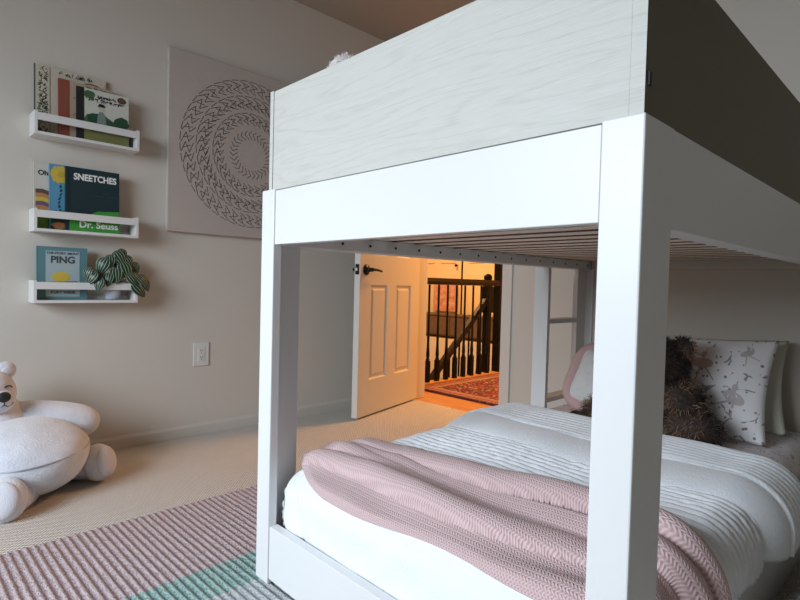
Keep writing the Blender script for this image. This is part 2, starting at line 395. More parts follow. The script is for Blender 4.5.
# low brown bench along the far landing
be = empty('low_cabinet', (-4.4, 5.42, .12)); tag(be, 'low brown wooden cabinet along the landing behind the stair balusters', 'cabinet')
obj('carcass', B((-1.3, .95, -.1, .12, .02, .28)), landing_m, be, bevel=.004)
obj('cabinet_top', B((-1.32, .97, -.115, .12, .28, .305)), landing_m, be, bevel=.004)
obj('plinth', B((-1.28, .93, -.085, .12, 0, .02)), balu_m, be)
for i in range(4): obj('cabinet_door', B((-1.27+i*.555, -.735+i*.555, -.112, -.1, .04, .265)), landing_m, be, bevel=.003)
# closet doors
def closet(name, x0, x1, lab):
    root = empty(name, ((x0+x1)/2, 5.57, .12)); struct(root, lab); w = (x1-x0)/2
    bm = B((-w, w, -.0, .03, 0, 2.0)); obj('door_panel', bm, closet_m, root, bevel=.003)
    for (a, b) in ((-w+.1, -.06), (.06, w-.1)):
        for (c_, e) in ((.2, .84), (.98, 1.85)):
            obj('raised_panel', B((a, b, -.012, 0, c_, e)), closet_m, root, bevel=.01)
    bm = bmesh.new(); ellipsoid(bm, (w-.06, -.04, .95), (.02, .02, .02), sub=2); tube(bm, [(w-.06, 0, .95), (w-.06, -.03, .95)], .008); obj('door_knob', bm, dark_m, root, smooth=True)
closet('door_2', -5.45, -4.62, 'cream panelled closet door left of the gap')
closet('door_3', -4.59, -3.76, 'cream panelled closet door right of the gap')
struct(obj('trim_3', B((-4.62, -4.59, 5.575, 5.6, .12, 2.1)), balu_m))
art = empty('framed_picture', (-4.85, 5.52, .45)); tag(art, 'small pinkish picture leaning on the low cabinet behind the balusters', 'picture')
obj('picture_frame', B((-.2, .2, 0, .02, 0, .36)), mat('pink_frame', (.55, .3, .24), .6), art, bevel=.003)
obj('picture_print', B((-.17, .17, -.002, 0, .03, .33)), mat('pink_print', (.66, .42, .34), .7, (.45, .16, .12), 14), art)
# hall rug
def hall_rug():
    bm = bmesh.new(); uvl = bm.loops.layers.uv.new('UVMap'); x0, x1, y0, y1 = -2.89, -1.39, 2.965, 4.265
    vs = box(bm, x0, x1, y0, y1, 0, .014)
    for f in bm.faces:
        for l in f.loops: l[uvl].uv = (l.vert.co.x-x0, l.vert.co.y-y0)
    o = obj('hall_rug', bm, pers_m, None, bevel=.004); tag(o, 'dark red persian patterned rug on the hall wood floor', 'rug')
hall_rug()
# balustrade
def balustrade():
    root = empty('stair_balustrade', (-2.95, 3.1, 0)); tag(root, 'black painted level balustrade with walnut handrail along the hall edge', 'balustrade')
    obj('curb', B((-.05, .035, -.28, 1.25, 0, .018)), wood_m, root, bevel=.003)
    bm = bmesh.new(); prism(bm, [(-.032, .805), (.032, .805), (.036, .83), (.022, .858), (-.022, .858), (-.036, .83)], -.28, .985)
    obj('handrail', bm, rail_m, root)
    proto = None
    for i in range(10):
        yy = .07 + .112*i - .224
        if proto is None:
            bm = bmesh.new(); box(bm, -.016, .016, -.016, .016, .018, .19)
            lathe(bm, [(.014, .19), (.018, .197), (.012, .21), (.015, .24), (.011, .3), (.009, .55), (.009, .804)], 10)
            proto = obj('baluster', bm, balu_m, root); o = proto
        else:
            o = proto.copy(); COL.objects.link(o)
        o.location.y = yy; o.parent = root
    n = B((-.045, .03, .985, 1.05, .018, 1.25)); obj('end_post', n, balu_m, root, bevel=.004)
    root2 = empty('descending_stair_rail', (-3.14, 4.19, 0)); tag(root2, 'sloping walnut stair rail going down behind the level balustrade, ball-topped newel', 'stair rail')
    bm = B((-.045, .045, -.045, .045, .55, .80), (-.03, .03, -.03, .03, -.3, .55)); lathe(bm, [(.045, .80), (.05, .81), (.02, .83), (.02, .845)], 16)
    nw = obj('newel_post', bm, balu_m, root2, bevel=.003)
    bm = bmesh.new(); ellipsoid(bm, (0, 0, .882), (.04, .04, .04), sub=3); obj('ball_finial', bm, balu_m, nw, smooth=True)
    bm = bmesh.new(); y0, z0, y1, z1 = -.04, .66, -1.0, -.22
    vs = []
    for (yy, zz) in ((y0, z0), (y1, z1)):
        vs.append([bm.verts.new((dx, yy, zz+dz)) for dx, dz in ((-.03, -.03), (.03, -.03), (.034, 0), (.02, .03), (-.02, .03), (-.034, 0))])
    a, b = vs; bm.faces.new(a); bm.faces.new(b[::-1])
    for i in range(6): bm.faces.new((a[i], a[(i+1) % 6], b[(i+1) % 6], b[i]))
    obj('handrail', bm, rail_m, root2)
    pr = None
    for i in range(7):
        t = (i+.7)/7.2; yy = y0+(y1-y0)*t; zz = z0+(z1-z0)*t
        if pr is None:
            bm = bmesh.new(); lathe(bm, [(.016, -.75), (.016, -.6), (.009, -.55), (.009, -.02)], 10); pr = obj('baluster', bm, balu_m, root2); o = pr
        else: o = pr.copy(); COL.objects.link(o)
        o.parent = root2; o.location = (0, yy, zz)
    bm = B((-.05, .05, -1.05, .06, -1.45, -1.4)); 
    obj('stair_string', bm, balu_m, root2)
balustrade()

# ------------------------------------------------------------------ bunk bed
def bunk():
    root = empty('bunk_bed', (0, 0, 0)); tag(root, 'white low bunk bed with pale wood-grain guard panel, slatted upper base and ladder', 'bunk bed')
    X0, X1, Y0, Y1 = -1.278, -.295, .722, 2.475; PW, PD, T, ZT = .060, .105, .025, 1.034
    for sx in (0, 1):
        for sy in (0, 1):
            xa = X0 if sx == 0 else X1; ya = Y0 if sy == 0 else Y1; dx = 1 if sx == 0 else -1; dy = 1 if sy == 0 else -1
            pts = [(xa, ya), (xa+dx*PW, ya), (xa+dx*PW, ya+dy*T), (xa+dx*T, ya+dy*T), (xa+dx*T, ya+dy*PD), (xa, ya+dy*PD)]
            bm = bmesh.new(); a = [bm.verts.new((p[0], p[1], .0135 if sy == 0 else 0)) for p in pts]; b = [bm.verts.new((p[0], p[1], ZT)) for p in pts]
            bm.faces.new(a); bm.faces.new(b)
            for i in range(6): bm.faces.new((a[i], a[(i+1) % 6], b[(i+1) % 6], b[i]))
            obj('post', bm, white_m, root, bevel=.0025)
    x0, x1 = X0+PW, X1-PW; y0, y1 = Y0+PD, Y1-PD
    obj('front_beam', B((x0+.001, x1-.001, Y0+.003, Y0+.028, .893, 1.030)), white_m, root, bevel=.0015)
    obj('head_beam', B((x0+.001, x1-.001, Y1-.048, Y1-.020, .893, 1.030)), headb_m, root, bevel=.0015)
    rl = obj('side_rail', B((X0+.003, X0+.027, y0+.001, y1-.001, .89, 1.0345)), white_m, root, bevel=.0015)
    obj('side_rail', B((X1-.027, X1-.003, y0+.001, y1-.001, .89, 1.0345)), white_m, root, bevel=.0015)
    # lower frame
    obj('front_base_rail', B((x0+.001, x1-.001, Y0+.003, Y0+.028, .028, .165)), white_m, root, bevel=.0015)
    obj('head_base_rail', B((x0+.001, x1-.001, Y1-.026, Y1-.002, .028, .165)), white_m, root, bevel=.0015)
    for xa in (X0+.003, X1-.027): obj('side_base_rail', B((xa, xa+.024, y0+.001, y1-.001, .028, .165)), white_m, root, bevel=.0015)
    obj('base_board', B((X0+.03, X1-.03, Y0+.03, Y1-.03, .04, .055)), slat_m, root)
    obj('headboard', B((x0+.001, x1-.001, Y1-.018, Y1-.006, .166, .892)), headb_m, root)
    # slat ledges with screw holes, slats
    for xa in (X0+.0275, X1-.0515):
        lg = obj('slat_ledge', B((xa, xa+.024, y0-.07, y1+.07, .892, .93)), white_m, root, bevel=.001)
        if xa < -1:
            yy = .95
            for k in range(15):
                bm = bmesh.new(); t = bmesh.new(); lathe(t, [(.0042, 0), (.0042, .0015)], 10)
                t.transform(Matrix.Translation((xa+.0242, yy, .911)) @ Matrix.Rotation(R(90), 4, 'Y')); me = bpy.data.meshes.new('x'); t.to_mesh(me); t.free(); bm.from_mesh(me); bpy.data.meshes.remove(me)
                obj('screw_hole', bm, slot_m, lg); yy += .104
    pr = None
    for k in range(17):
        if pr is None:
            pr = obj('slat', B((X0+.03, X1-.03, -.030, .030, .931, .947)), [slat_m, MATS['slat_gap_shade']], root); o = pr
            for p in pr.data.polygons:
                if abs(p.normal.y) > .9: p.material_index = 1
        else: o = pr.copy(); COL.objects.link(o); o.parent = root
        o.location.y = .80 + .098*k
    bm = bmesh.new(); a = [(-.47, .7505), (-.355, .7505), (-.355, .84)]
    va = [bm.verts.new((p[0], p[1], .899)) for p in a]; vb = [bm.verts.new((p[0], p[1], .93)) for p in a]
    bm.faces.new(va); bm.faces.new(vb)
    for i in range(3): bm.faces.new((va[i], va[(i+1) % 3], vb[(i+1) % 3], vb[i]))
    obj('corner_brace', bm, white_m, root)
    # guard panels round the top bunk
    ZP0, ZP1 = 1.031, 1.277
    obj('front_guard_panel', B((X0+.0425, X1-.0243, Y0+.005, Y0+.021, ZP0+.001, ZP1+.006)), grain_m, root, bevel=.001)
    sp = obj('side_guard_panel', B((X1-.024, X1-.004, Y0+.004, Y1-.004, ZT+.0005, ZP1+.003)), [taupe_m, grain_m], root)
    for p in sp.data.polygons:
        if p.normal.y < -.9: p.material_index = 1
    obj('panel_peg', B((X1-.005, X1-.001, Y0+.010, Y0+.018, 1.072, 1.09)), slot_m, sp)
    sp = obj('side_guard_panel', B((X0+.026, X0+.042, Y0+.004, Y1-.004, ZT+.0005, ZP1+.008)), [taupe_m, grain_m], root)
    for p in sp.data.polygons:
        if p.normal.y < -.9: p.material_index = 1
    obj('head_guard_panel', B((X0+.044, X1-.026, Y1-.022, Y1-.005, ZP0+.001, ZP1)), grain_m, root)
    # ladder on the far left side
    obj('ladder_stile', B((-1.318, -1.248, 2.10, 2.122, 0, .889)), white_m, root, bevel=.0015)
    for zt in (.312, .662): obj('ladder_tread', B((-1.318, -1.254, 2.1225, 2.40, zt-.02, zt)), white_m, root, bevel=.0015)
    return root
bunk()

# ------------------------------------------------------------------ bedding
XL, XRR, ZM, YM0, YM1 = -1.222, -.352, .287, .768, 2.44
def rbox(cx, cy, cz, hx, hy, hz, r, n=28, disp=None):
    bm = bmesh.new(); bmesh.ops.create_cube(bm, size=2); bmesh.ops.subdivide_edges(bm, edges=bm.edges[:], cuts=n, use_grid_fill=True)
    for v_ in bm.verts:
        p = Vector((v_.co.x*hx, v_.co.y*hy, v_.co.z*hz)); q = Vector((max(-hx+r, min(hx-r, p.x)), max(-hy+r, min(hy-r, p.y)), max(-hz+r, min(hz-r, p.z))))
        d = p-q; d = d.normalized() if d.length > 1e-6 else Vector((0, 0, 1)); k = disp(p) if disp else 0
        v_.co = Vector((cx, cy, cz)) + q + d*(r+k)
    return bm
mt = obj('mattress', rbox((XL+XRR)/2, (YM0+YM1)/2, .165, (XRR-XL)/2-.004, (YM1-YM0)/2-.004, .108, .05), matt_m, smooth=True)
tag(mt, 'lower bunk mattress under the fleece blanket, quilt and floral sheet', 'mattress')
um = obj('mattress', rbox((-1.278-.295)/2, 1.6, 1.015, .44, .84, .065, .03), matt_m, smooth=True)
um.data.materials[0] = mat('gap_shade_ticking', (.16, .14, .12), .9)  # ticking colour darkened so the gaps between slats look shaded
tag(um, 'upper bunk mattress, glimpsed between the pine slats', 'mattress')

CORE = dict(x0=XL, x1=XRR, y0=YM0, y1=YM1, z=ZM)
def drape(s, t, r, lift, disp=0, xr=None):
    """s across the bed (x), t along it (y); beyond an edge the cloth hangs. lift = layer height above mattress"""
    x0, x1, y0, zt = CORE['x0']-lift, (CORE['x1'] if xr is None else xr)+lift, CORE['y0']-lift, CORE['z']+lift
    hx = max(x0-s, s-x1, 0); hy = max(y0-t, 0); h = max(hx, hy)
    if hx > 0 and hy > 0:                     # keep the corner open
        h = max(hx, hy)
    p = Vector((min(max(s, x0), x1), max(t, y0), zt-h))
    q = Vector((min(max(p.x, x0+r), x1-r), max(p.y, y0+r), min(p.z, zt-r)))
    d = p-q; d = d.normalized() if d.length > 1e-6 else Vector((0, 0, 1))
    return q + d*(r+disp), d
def cloth(name, m, S0, S1, T0, T1, ns, nt, r, lift, disp, thick, parent=None, offs=-1, xr=None):
    bm = bmesh.new(); uvl = bm.loops.layers.uv.new('UVMap'); g = []; uv = {}
    for i in range(ns+1):
        a = i/ns; row = []
        for j in range(nt+1):
            b = j/nt; s = (S0(b) if callable(S0) else S0)*(1-a) + (S1(b) if callable(S1) else S1)*a
            t0 = T0(a) if callable(T0) else T0; t1 = T1(a) if callable(T1) else T1; t = t0*(1-b)+t1*b
            k = disp(s, t, a, b); p, d = drape(s, t, r, lift, k, xr)
            v_ = bm.verts.new(p); uv[v_] = (s, t); row.append(v_)
        g.append(row)
    for i in range(ns):
        for j in range(nt):
            f = bm.faces.new((g[i][j], g[i+1][j], g[i+1][j+1], g[i][j+1]))
            for l in f.loops: l[uvl].uv = uv[l.vert]
    me = bpy.data.meshes.new(name); bm.normal_update(); bm.to_mesh(me); bm.free()
    o = link(name, me, m, parent, smooth=True)
    sd = o.modifiers.new('solid', 'SOLIDIFY'); sd.thickness = thick; sd.offset = offs; sd.use_rim = True
    return o
def nz(s, t, f, k=0): return noise.noise(Vector((s*f, t*f, k)))
# floral fitted sheet at the head
sh = cloth('bed_sheet', sheet_m, XL-.10, XRR+.10, 1.35, 2.44, 60, 70, .05, .004, lambda s, t, a, b: .0025*nz(s, t, 14), .002)
tag(sh, 'pale pink floral print sheet on the mattress below the pillows', 'sheet')
# white fleece over the foot end
def wdisp(s, t, a, b):
    k = .010 + .006*nz(s, t, 9, 3) + .004*nz(s, t, 20, 5)
    k -= .010*math.exp(-((s+1.17-(.768-t)*.4)/.010)**2)*(1 if t < .80 else 0)
    return k*min(1, b*8+.6)
wb = cloth('fleece_blanket', fleece_m, XL-.13, XRR+.10, YM0-.145, 1.25, 140, 90, .055, .006, wdisp, .006)
tag(wb, 'fluffy white fleece blanket wrapped over the foot end of the lower mattress', 'blanket')
# ribbed grey quilt
pit = .026
def qd(s, t, a, b):
    tt = t + .006*nz(s, t, 5, 1) + .004*nz(s, t, 17, 2)
    k = abs(math.sin(math.pi*tt/pit))**.6
    return .012 + .0115*k + .008*nz(s, t, 4, 7) + .0025*nz(s, t, 45, 4)
def qs0(b): return XL-.075 + .012*math.sin(b*9)
QX = -.320
def qs1(b): return QX+.135 + .010*math.sin(b*11)
ql = cloth('ribbed_quilt', quilt_m, qs0, qs1, 1.0, lambda a: 1.50+.03*a, 150, 200, .075, .016, qd, .012, xr=QX)
tag(ql, 'pale grey ribbed quilt spread across the lower bunk, turned back near the pillows', 'quilt')
# the turned-back top of the quilt: smooth white underside roll, then ribbed again
def rd(s, t, a, b):
    if b < .28: k = math.sin(math.pi*min(1, b/.28)*.5)**.6*.036
    else: k = .036 - .012*(b-.28) - .018*max(0, (b-.8)/.2)**2
    if b > .32: k += .008*abs(math.sin(math.pi*(t+.004*nz(s, t, 9))/.03))**.7
    return .010 + k + .006*nz(s, t, 6, 9)
def rt0(a): return 1.40 - .02*math.sin(a*3.1) + .015*math.sin(a*8)
def rt1(a): return 1.80 + .06*(1-a)
rb = cloth('turned_back_fold', [fleece_m, quilt_m], lambda b: XL-.07, lambda b: QX+.125+.02*math.sin(b*3), rt0, rt1, 130, 130, .08, .020, rd, .02, ql, xr=QX)
nt_ = 130
for i, p in enumerate(rb.data.polygons):
    if (i % nt_)/nt_ > .31: p.material_index = 1
rb['label'] = 'white smooth turned-back fold with ribbed edge beyond it'
# knitted throw
def tt0(a): return .735 + .085*max(0, 1-a/.16)**1.5 + .03*max(0, min(1, (a-.15)/.4)) + .008*math.sin(a*17)
def tt1(a): return 1.03 + .09*min(1, a*5) - .045*a - .02*math.sin(a*5)
def td(s, t, a, b):
    t0 = .795+.11*a + .012*math.sin(a*9); t1 = tt1(a)
    k = .016 + .004*nz(s, t, 8, 2)
    q = (t-t0)/(t1-t0)*3 + .16*math.sin(a*6+t*6) + .13*nz(s, t, 3, 5)
    if q > 0 and q < 3:
        i_ = int(q); f = q-i_
        k += .046*(math.sin(math.pi*f**.85)**.38)*(.62+.38*math.sin(a*5+i_*2.3))
    elif q <= 0: k += .004*math.sin(q*math.pi*1.7) + .004*math.exp(q*6)
    if t > .955: k += .022*min(1, (t-.955)/.04)
    return k*min(1, .55+6*b)
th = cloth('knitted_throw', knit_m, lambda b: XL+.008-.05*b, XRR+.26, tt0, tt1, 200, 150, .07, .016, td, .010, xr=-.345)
tag(th, 'dusty pink chunky knitted throw rumpled across the foot of the lower bunk', 'throw blanket')

def pillow(name, w, h, d, m, loc, rx, rz, ry=0, seed=0, flange=0, uvs=1.0):
    bm = bmesh.new(); uvl = bm.loops.layers.uv.new('UVMap'); n = 36; lay = []
    for side in (1, -1):
        g = []
        for i in range(n+1):
            row = []
            for j in range(n+1):
                a, b = i/n*2-1, j/n*2-1
                e = max(0, 1-abs(a)**2.6)**.55*max(0, 1-abs(b)**2.6)**.55
                pin = 1-.07*(1-abs(b)**2)*abs(a)**3; pin2 = 1-.07*(1-abs(a)**2)*abs(b)**3
                y = side*(d*.5*e*(1+.16*nz(a, b, 2.6, seed)) + .006*e*nz(a, b, 7, seed+3))
                row.append(bm.verts.new((a*w/2*pin, y, b*h/2*pin2)))
            g.append(row)
        for i in range(n):
            for j in range(n):
                f = bm.faces.new((g[i][j], g[i+1][j], g[i+1][j+1], g[i][j+1]))
                for l in f.loops: l[uvl].uv = (l.vert.co.x*uvs, l.vert.co.z*uvs)
    bmesh.ops.remove_doubles(bm, verts=bm.verts[:], dist=1e-5)
    o = obj(name, bm, m, None, smooth=True); o.location = loc; o.rotation_euler = (rx, ry, rz)
    return o
p1 = pillow('pillow', .54, .365, .11, pilprint_m, (-.690, 2.155, .466), R(-20), R(-3), R(-1), 1); tag(p1, 'white pillow printed with small dancers and twigs, propped up behind the brown plush', 'pillow')
p2 = pillow('pillow', .55, .35, .085, green_pil_m, (-.683, 2.31, .444), R(-24), R(-1), R(-6), 2); tag(p2, 'plain pale sage pillow standing behind the printed pillow', 'pillow')
p3 = empty('pillow', (-1.005, 2.15, .42)); p3.rotation_euler = (R(-22), R(12), R(3)); tag(p3, 'white pillow with a dusty pink border, half hidden by the front bed post', 'pillow')
pp = pillow('pillow_body', .26, .25, .11, whitecot_m, (0, 0, 0), 0, 0, 0, 4); pp.parent = p3
bm = bmesh.new()
pts = []
for k in range(49):
    a = 2*math.pi*k/48; c_, s_ = math.cos(a), math.sin(a)
    pts.append((math.copysign(abs(c_)**.55, c_)*.135, 0, math.copysign(abs(s_)**.55, s_)*.13))
tube(bm, pts[:-1]+[pts[0]], .024, 10)
obj('pillow_border', bm, pink_m, p3, smooth=True)
# dancers on the printed pillow (flat printed figures following the cover)
skin_m = mat('print_peach', (.42, .27, .21), .9); tut_m = mat('print_tan', (.50, .36, .30), .9); gr_m = mat('print_grey', (.46, .41, .40), .9)
def dancer(cx, cz, sc, body, flip=1, pose=0):
    bm = bmesh.new()
    def poly(pts, dz=0):
        vs = [bm.verts.new((cx+flip*x*sc, 0, cz+z*sc)) for x, z in pts]; bm.faces.new(vs)
    def ell(x, z, rx, rz, a=0):
        poly([(x+rx*math.cos(t)*math.cos(a)-rz*math.sin(t)*math.sin(a), z+rx*math.cos(t)*math.sin(a)+rz*math.sin(t)*math.cos(a)) for t in [2*math.pi*k/18 for k in range(18)]])
    def bar(x0, z0, x1, z1, w):
        d = Vector((x1-x0, z1-z0)).normalized(); n = Vector((-d.y, d.x))*w
        poly([(x0+n.x, z0+n.y), (x1+n.x*.6, z1+n.y*.6), (x1-n.x*.6, z1-n.y*.6), (x0-n.x, z0-n.y)])
    a = .0 if pose == 0 else -.5
    ell(0, .1, .30, .16, a); ell(0, .40, .075, .085); bar(0, .12, 0, .34, .05)
    bar(-.02, .3, -.25, .42, .025); bar(.02, .3, .05, .58, .025)
    if pose == 0: bar(-.05, 0, -.14, -.5, .03); bar(.06, 0, .38, -.42, .03)
    else: bar(0, 0, -.02, -.5, .03); bar(-.05, .02, -.55, -.2, .03)
    bmesh.ops.triangulate(bm, faces=bm.faces[:]); bmesh.ops.subdivide_edges(bm, edges=bm.edges[:], cuts=2)
    for v_ in bm.verts:
        hit = PT.ray_cast(Vector((v_.co.x, -.3, v_.co.z)), Vector((0, 1, 0)))
        v_.co.y = hit[0].y - .0012 if hit[0] else 0
    return obj('printed_dancer', bm, body, p1)
from mathutils.bvhtree import BVHTree
_b = bmesh.new(); _b.from_mesh(p1.data); PT = BVHTree.FromBMesh(_b); _b.free()
dancer(.06, .055, .115, tut_m); dancer(.17, -.055, .12, gr_m, 1, 1); dancer(.19, .11, .07, gr_m, -1, 1)

# brown plush sitting against the pillows
def brown_plush():
    root = empty('brown_plush_toy', (-.733, 1.93, .298)); tag(root, 'shaggy dark brown plush animal sitting against the printed pillow', 'soft toy')
    dk = mat('dark_brown_fur', (.022, .014, .011), .8, (.05, .03, .022), 20)
    tn = mat('tan_fur', (.30, .18, .11), .8, (.18, .10, .06), 20)
    bm = bmesh.new(); ellipsoid(bm, (0, .02, .11), (.155, .09, .13)); 
    for s in (1, -1):
        ellipsoid(bm, (s*.14, -.03, .055), (.082, .07, .062)); ellipsoid(bm, (s*.11, -.01, .13), (.055, .06, .085), Matrix.Rotation(R(-s*25), 3, 'Y'))
    bd = obj('body', bm, dk, root, smooth=True)
    fur(bd, 'body_fur', 11000, .032, .0011, [dk, tn], bd, .5, 3, None, lambda q, n: nz(q.x, q.z, 16, 2) + .5*n.z - .25*n.y > .26)
    bm = bmesh.new(); ellipsoid(bm, (-.005, -.01, .255), (.115, .09, .085)); ellipsoid(bm, (0, -.085, .235), (.05, .045, .04))
    for s in (1, -1): ellipsoid(bm, (s*.095, .0, .31), (.035, .022, .035))
    hd = obj('head', bm, dk, root, smooth=True)
    fur(hd, 'head_fur', 9500, .028, .0011, [dk, tn], hd, .4, 5, None, lambda q, n: nz(q.x, q.z, 18, 5) > .30)
    bm = bmesh.new(); ellipsoid(bm, (0, -.133, .245), (.016, .012, .012), sub=3); obj('nose', bm, thread_m, hd, smooth=True)
    for s in (1, -1):
        bm = bmesh.new(); ellipsoid(bm, (s*.045, -.095, .275), (.009, .008, .009), sub=3); obj('eye', bm, thread_m, hd, smooth=True)
    bm = bmesh.new(); ellipsoid(bm, (-.250, -.05, .022), (.026, .026, .020)); pw = obj('paw', bm, dk, root, smooth=True); fur(pw, 'paw_fur', 900, .010, .0012, dk, pw, .5, 8)
    bm = bmesh.new(); tube(bm, [(-.17, -.04, .04), (-.24, -.05, .024)], .020, 10); obj('leg', bm, dk, root, smooth=True)
brown_plush()

# white fluffy toy lying on the top bunk
wt = empty('fluffy_white_toy', (-1.13, .885, 1.082)); tag(wt, 'fluffy white toy just peeking over the pale guard panel of the top bunk', 'soft toy')
toy_m = mat('toy_plush', (.78, .73, .71), .95, bump=.5, bscale=200)
bm = bmesh.new(); ellipsoid(bm, (0, 0, .085), (.05, .068, .085)); ellipsoid(bm, (0, 0, .235), (.046, .068, .076))
for s_ in (1, -1):
    ellipsoid(bm, (.02, s_*.07, .13), (.022, .022, .06), Matrix.Rotation(R(-s_*35), 3, 'X'), 3); ellipsoid(bm, (.06, s_*.045, .03), (.05, .026, .026), None, 3)
tb = obj('toy_body', bm, toy_m, wt, smooth=True)
for s_ in (1, -1):
    bm = bmesh.new(); ellipsoid(bm, (.041, s_*.024, .25), (.006, .007, .008), None, 2); obj('eye', bm, thread_m, tb, smooth=True)
fur(tb, 'toy_fur', 3500, .007, .0010, toy_m, tb, .1, 12)
# sheepskin on the floor by the bed
bm = rbox(.06, 1.62, .055, .28, .40, .055, .05, 16)
sk = obj('floor_cushion', bm, mat('sheepskin_hide', (.62, .60, .57), .95), smooth=True); tag(sk, 'fluffy off-white floor cushion beside the right side of the bed', 'cushion')
fur(sk, 'shaggy_pile', 14000, .05, .0016, mat('sheepskin_wool', (.66, .64, .61), .9), sk, .3, 9, lambda q, n: n.z > -.2)

# ------------------------------------------------------------------ striped rug
def striped_rug():
    bm = bmesh.new(); ny = 760; L_ = 2.0; Wd = 1.62
    xs = [0, .004, .012, .3, .7, 1.1, Wd-.012, Wd-.004, Wd]
    rows = []
    for j in range(ny+1):
        y = L_*j/ny; h = .0085 + .0026*math.sin(2*math.pi*y/.021)
        rows.append([bm.verts.new((x, y, (0 if i in (0, len(xs)-1) else (h*.6 if i in (1, len(xs)-2) else h)))) for i, x in enumerate(xs)])
    for a, b in zip(rows, rows[1:]):
        for i in range(len(xs)-1): bm.faces.new((a[i], a[i+1], b[i+1], b[i]))
    o = obj('striped_rug', bm, rug_m, None, smooth=True); o.location = (-1.842, -.88, .001); o.rotation_euler.z = R(.9)
    tag(o, 'ribbed wool rug in pink, teal and pale bands in front of the bunk bed', 'rug')
striped_rug()

# ------------------------------------------------------------------ wall ledges and what stands on them
def ledge(z0, lab):
    root = empty('picture_ledge', (XW, .448, z0)); tag(root, lab, 'wall shelf', 'white picture ledges on the left wall')
    D, Ln, H, t = .10, .40, .093, .012
    obj('shelf_board', B((.001, D, t, Ln-t, 0, t)), shelf_m, root, bevel=.001)
    obj('back_rail', B((.001, .010, t, Ln-t, t, .03)), shelf_m, root)
    for y in (0, Ln-t): obj('end_panel', B((.001, D, y, y+t, 0, H)), shelf_m, root, bevel=.001)
    obj('front_rail', B((D-.010, D, t, Ln-t, H-.036, H-.006)), shelf_m, root, bevel=.001)
    return root
LZ = (1.369, .978, .685)
ledge(LZ[0], 'top white picture ledge on the left wall, holding three picture books')
ledge(LZ[1], 'middle white picture ledge on the left wall, holding three bright picture books')
ledge(LZ[2], 'bottom white picture ledge on the left wall, holding a teal book and plant')
page_m = mat('book_pages', (.62, .57, .47), .9)
def flatmat(n, c): return MATS.get(n) or mat(n, c, .55)
def book(x, y0, w, h, t, z0, cover, spine, lab, tilt=4):
    """spine at low y, front cover faces +x"""
    root = empty('picture_book', (x, y0, z0)); root.rotation_euler.y = R(-tilt)
    tag(root, lab, 'book', 'picture books on the white ledges')
    obj('cover', B((-.002, 0, .001, w, 0, h), (-t, -t+.002, .001, w, 0, h)), cover, root)
    obj('spine', B((-t-.0005, .0005, -.002, .001, 0, h)), spine, root)
    obj('pages', B((-t+.0022, -.0022, .002, w-.004, .003, h-.003)), page_m, root)
    return root
BK = Matrix(((0, 0, 1, 0), (1, 0, 0, 0), (0, 1, 0, 0), (0, 0, 0, 1)))     # text x->world y, text y->world z, facing +x
def on(y, z, dx=.0008): return Matrix.Translation((dx, y, z)) @ BK
def shape(parent, name, pts, m, dx=.0006, th=.0006):
    bm = bmesh.new(); a = [bm.verts.new((dx, y, z)) for y, z in pts]; b = [bm.verts.new((dx+th, y, z)) for y, z in pts]
    bm.faces.new(a); bm.faces.new(b); n = len(pts)
    for i in range(n): bm.faces.new((a[i], a[(i+1) % n], b[(i+1) % n], b[i]))
    bmesh.ops.triangulate(bm, faces=[f for f in bm.faces if len(f.verts) > 4])
    return obj(name, bm, m, parent)
def blob(cy, cz, ry, rz, n=20, wob=0, seed=0):
    rn = random.Random(seed); return [(cy+ry*math.cos(2*math.pi*k/n)*(1+wob*rn.uniform(-1, 1)), cz+rz*math.sin(2*math.pi*k/n)*(1+wob*rn.uniform(-1, 1))) for k in range(n)]
def marks(parent, name, cy, cz, w, h, n, m, seed, dx=.0006):
    rn = random.Random(seed); bm = bmesh.new()
    for _ in range(n):
        y = cy+rn.uniform(-.5, .5)*w; z = cz+rn.uniform(-.5, .5)*h; a = rn.uniform(0, 3.1); l = rn.uniform(.003, .009); q = .0012
        d = Vector((math.cos(a), math.sin(a))); nn = Vector((-d.y, d.x))*q
        ps = [(y+d.x*l+nn.x, z+d.y*l+nn.y), (y-d.x*l+nn.x, z-d.y*l+nn.y), (y-d.x*l-nn.x, z-d.y*l-nn.y), (y+d.x*l-nn.x, z+d.y*l-nn.y)]
        bm.faces.new([bm.verts.new((dx, p[0], p[1])) for p in ps])
    return obj(name, bm, m, parent)
cream = flatmat('cover_cream', (.56, .50, .40)); blk = flatmat('print_black', (.015, .015, .014)); dgreen = flatmat('print_dark_green', (.02, .07, .035)); red = flatmat('cover_rust', (.27, .07, .04))
tan = flatmat('cover_tan', (.46, .34, .25)); brown = flatmat('print_brown', (.12, .06, .04)); wht = flatmat('cover_white', (.60, .60, .53)); olive = flatmat('print_olive', (.20, .20, .07)); mgreen = flatmat('print_green', (.05, .12, .055))
